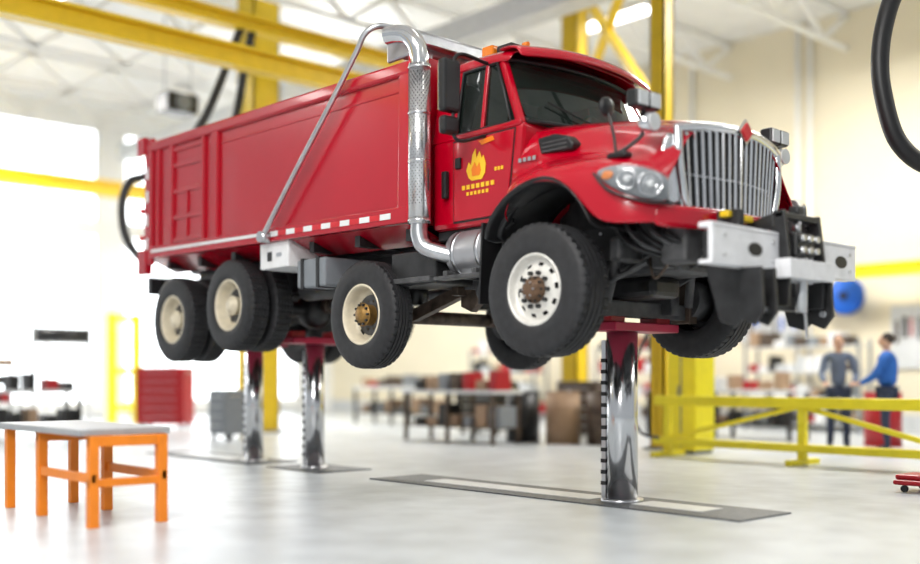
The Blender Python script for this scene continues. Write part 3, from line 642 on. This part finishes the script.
# ================================================================ PEOPLE
def skinned(name,verts,edges,rad,mat,par,root=0,sub=2):
    me=bpy.data.meshes.new(name); me.from_pydata(verts,edges,[]); o=bpy.data.objects.new(name,me); COL.objects.link(o); o.parent=par
    me.materials.append(mat)
    m=o.modifiers.new('skin','SKIN'); m.use_smooth_shade=True
    for i,r in enumerate(rad):
        me.skin_vertices[0].data[i].radius=(r,r) if not isinstance(r,tuple) else r
        me.skin_vertices[0].data[i].use_root=(i==root)
    s=o.modifiers.new('sub','SUBSURF'); s.levels=sub; s.render_levels=sub
    return o
def person(name,x,y,rot,shirt,trousers,arm=.0):
    P=empty(name,(x,y,0)); P.rotation_euler=(0,0,rot)
    V=[(0,0,.98),(0,.10,.9),(.02,.11,.5),(-.02,.12,.1),(.12,.13,.05),(0,-.10,.9),(.04,-.11,.5),(-.0,-.12,.1),(.14,-.13,.05)]
    skinned('trousers',V,[(0,1),(1,2),(2,3),(3,4),(0,5),(5,6),(6,7),(7,8)],[(.15,.12),.095,.068,.05,.045,.095,.068,.05,.045],trousers,P)
    V=[(0,0,.96),(0,0,1.15),(.0,0,1.34),(.0,0,1.46),(0,.19,1.42),(.05+arm,.25,1.15),(.25+arm,.2,1.02),(0,-.19,1.42),(.05+arm,-.25,1.15),(.25+arm,-.2,1.05)]
    skinned('shirt',V,[(0,1),(1,2),(2,3),(3,4),(4,5),(5,6),(3,7),(7,8),(8,9)],[(.16,.12),(.15,.12),(.17,.13),(.10,.09),.07,.052,.042,.07,.052,.042],shirt,P)
    skinned('neck',[(0,0,1.44),(.01,0,1.56)],[(0,1)],[.06,.055],skin,P)
    ball('head',(.02,0,1.65),.095,.078,.118,skin,P); ball('hair',(-.005,0,1.685),.098,.086,.095,hair,P)
    ball('nose',(.118,0,1.645),.016,.012,.02,skin,P); ball('mouth',(.108,0,1.60),.008,.022,.006,red2,P)
    for s in (-1,1):
        ball('eye',(.105,s*.03,1.665),.009,.012,.008,blk,P); ball('ear',(.01,s*.08,1.65),.018,.01,.03,skin,P)
        hx,hy,hz=.27+arm,s*.2,1.03
        v=[(hx-.04,hy,hz),(hx+.05,hy,hz-.01)]; e_=[(0,1)]; r=[.028,(.035,.02)]
        for k_ in range(4):
            b=len(v); yy=hy+(-.03+k_*.02); v+=[(hx+.085,yy,hz-.015),(hx+.12,yy,hz-.03-.004*k_)]; e_+=[(1,b),(b,b+1)]; r+=[.010,.008]
        b=len(v); v+=[(hx+.03,hy-s*.045,hz),(hx+.06,hy-s*.06,hz-.02)]; e_+=[(0,b),(b,b+1)]; r+=[.012,.009]
        skinned('hand',v,e_,r,skin,P,0,1)
        ball('shoe',(.07,s*.125,.045),.15,.052,.045,blk,P)
    return P
person('mechanic',-1.93,7.6,math.radians(-60),gcloth,dblue,.05)
person('mechanic.001',-1.17,7.6,math.radians(200),blue,dblue,.1)

# ================================================================ LIGHT
w=bpy.data.worlds.new('World'); S.world=w; w.use_nodes=True
nt=w.node_tree; bg=nt.nodes['Background']; bg.inputs['Color'].default_value=(.93,.97,1,1)
tc=nt.nodes.new('ShaderNodeTexCoord'); dp=nt.nodes.new('ShaderNodeVectorMath'); dp.operation='DOT_PRODUCT'; dp.inputs[1].default_value=(-.88,.45,.12)
nt.links.new(tc.outputs['Generated'],dp.inputs[0])
mr=nt.nodes.new('ShaderNodeMapRange'); mr.interpolation_type='SMOOTHSTEP'
mr.inputs['From Min'].default_value=.68; mr.inputs['From Max'].default_value=.86; mr.inputs['To Min'].default_value=.5; mr.inputs['To Max'].default_value=5
nt.links.new(dp.outputs['Value'],mr.inputs['Value']); nt.links.new(mr.outputs['Result'],bg.inputs['Strength'])
def area(name,loc,sx,sy,en,tgt=None,col=(1,.98,.95)):
    l=bpy.data.lights.new(name,'AREA'); l.shape='RECTANGLE'; l.size=sx; l.size_y=sy; l.energy=en; l.color=col
    o=bpy.data.objects.new(name,l); o.location=loc; COL.objects.link(o)
    if tgt: o.rotation_euler=(Vector(tgt)-Vector(loc)).to_track_quat('-Z','Y').to_euler()
    return o
n=0
for x,y,e_ in ((-19,0,1050),(-14,7,850),(-13.5,-9,300),(-3,9,850),(1.5,-6,480),(6,7,450)):
    area('ceiling_lamp_%d'%n,(x,y,7.9),4,2,e_); n+=1
area('side_fill_light',(4.5,-11,6.5),3,2,480,(-1,0,2.8))  # added off-camera fill aimed at the truck's near side, not a workshop fixture
S.view_settings.view_transform='Standard'; S.view_settings.look='None'; S.view_settings.exposure=0.08
# ================================================================ CAMERA
cd=bpy.data.cameras.new('camera'); cam=bpy.data.objects.new('camera',cd); COL.objects.link(cam)
cam.location=(5.95,-7.42,1.11)
d=Vector((-.7373,.6756,0)); cam.rotation_euler=d.to_track_quat('-Z','Y').to_euler()
cd.sensor_width=36; cd.lens=1050*36/920; cd.shift_y=96/920; cd.clip_end=200
cd.dof.use_dof=True; cd.dof.focus_distance=9.9; cd.dof.aperture_fstop=.28
S.camera=cam
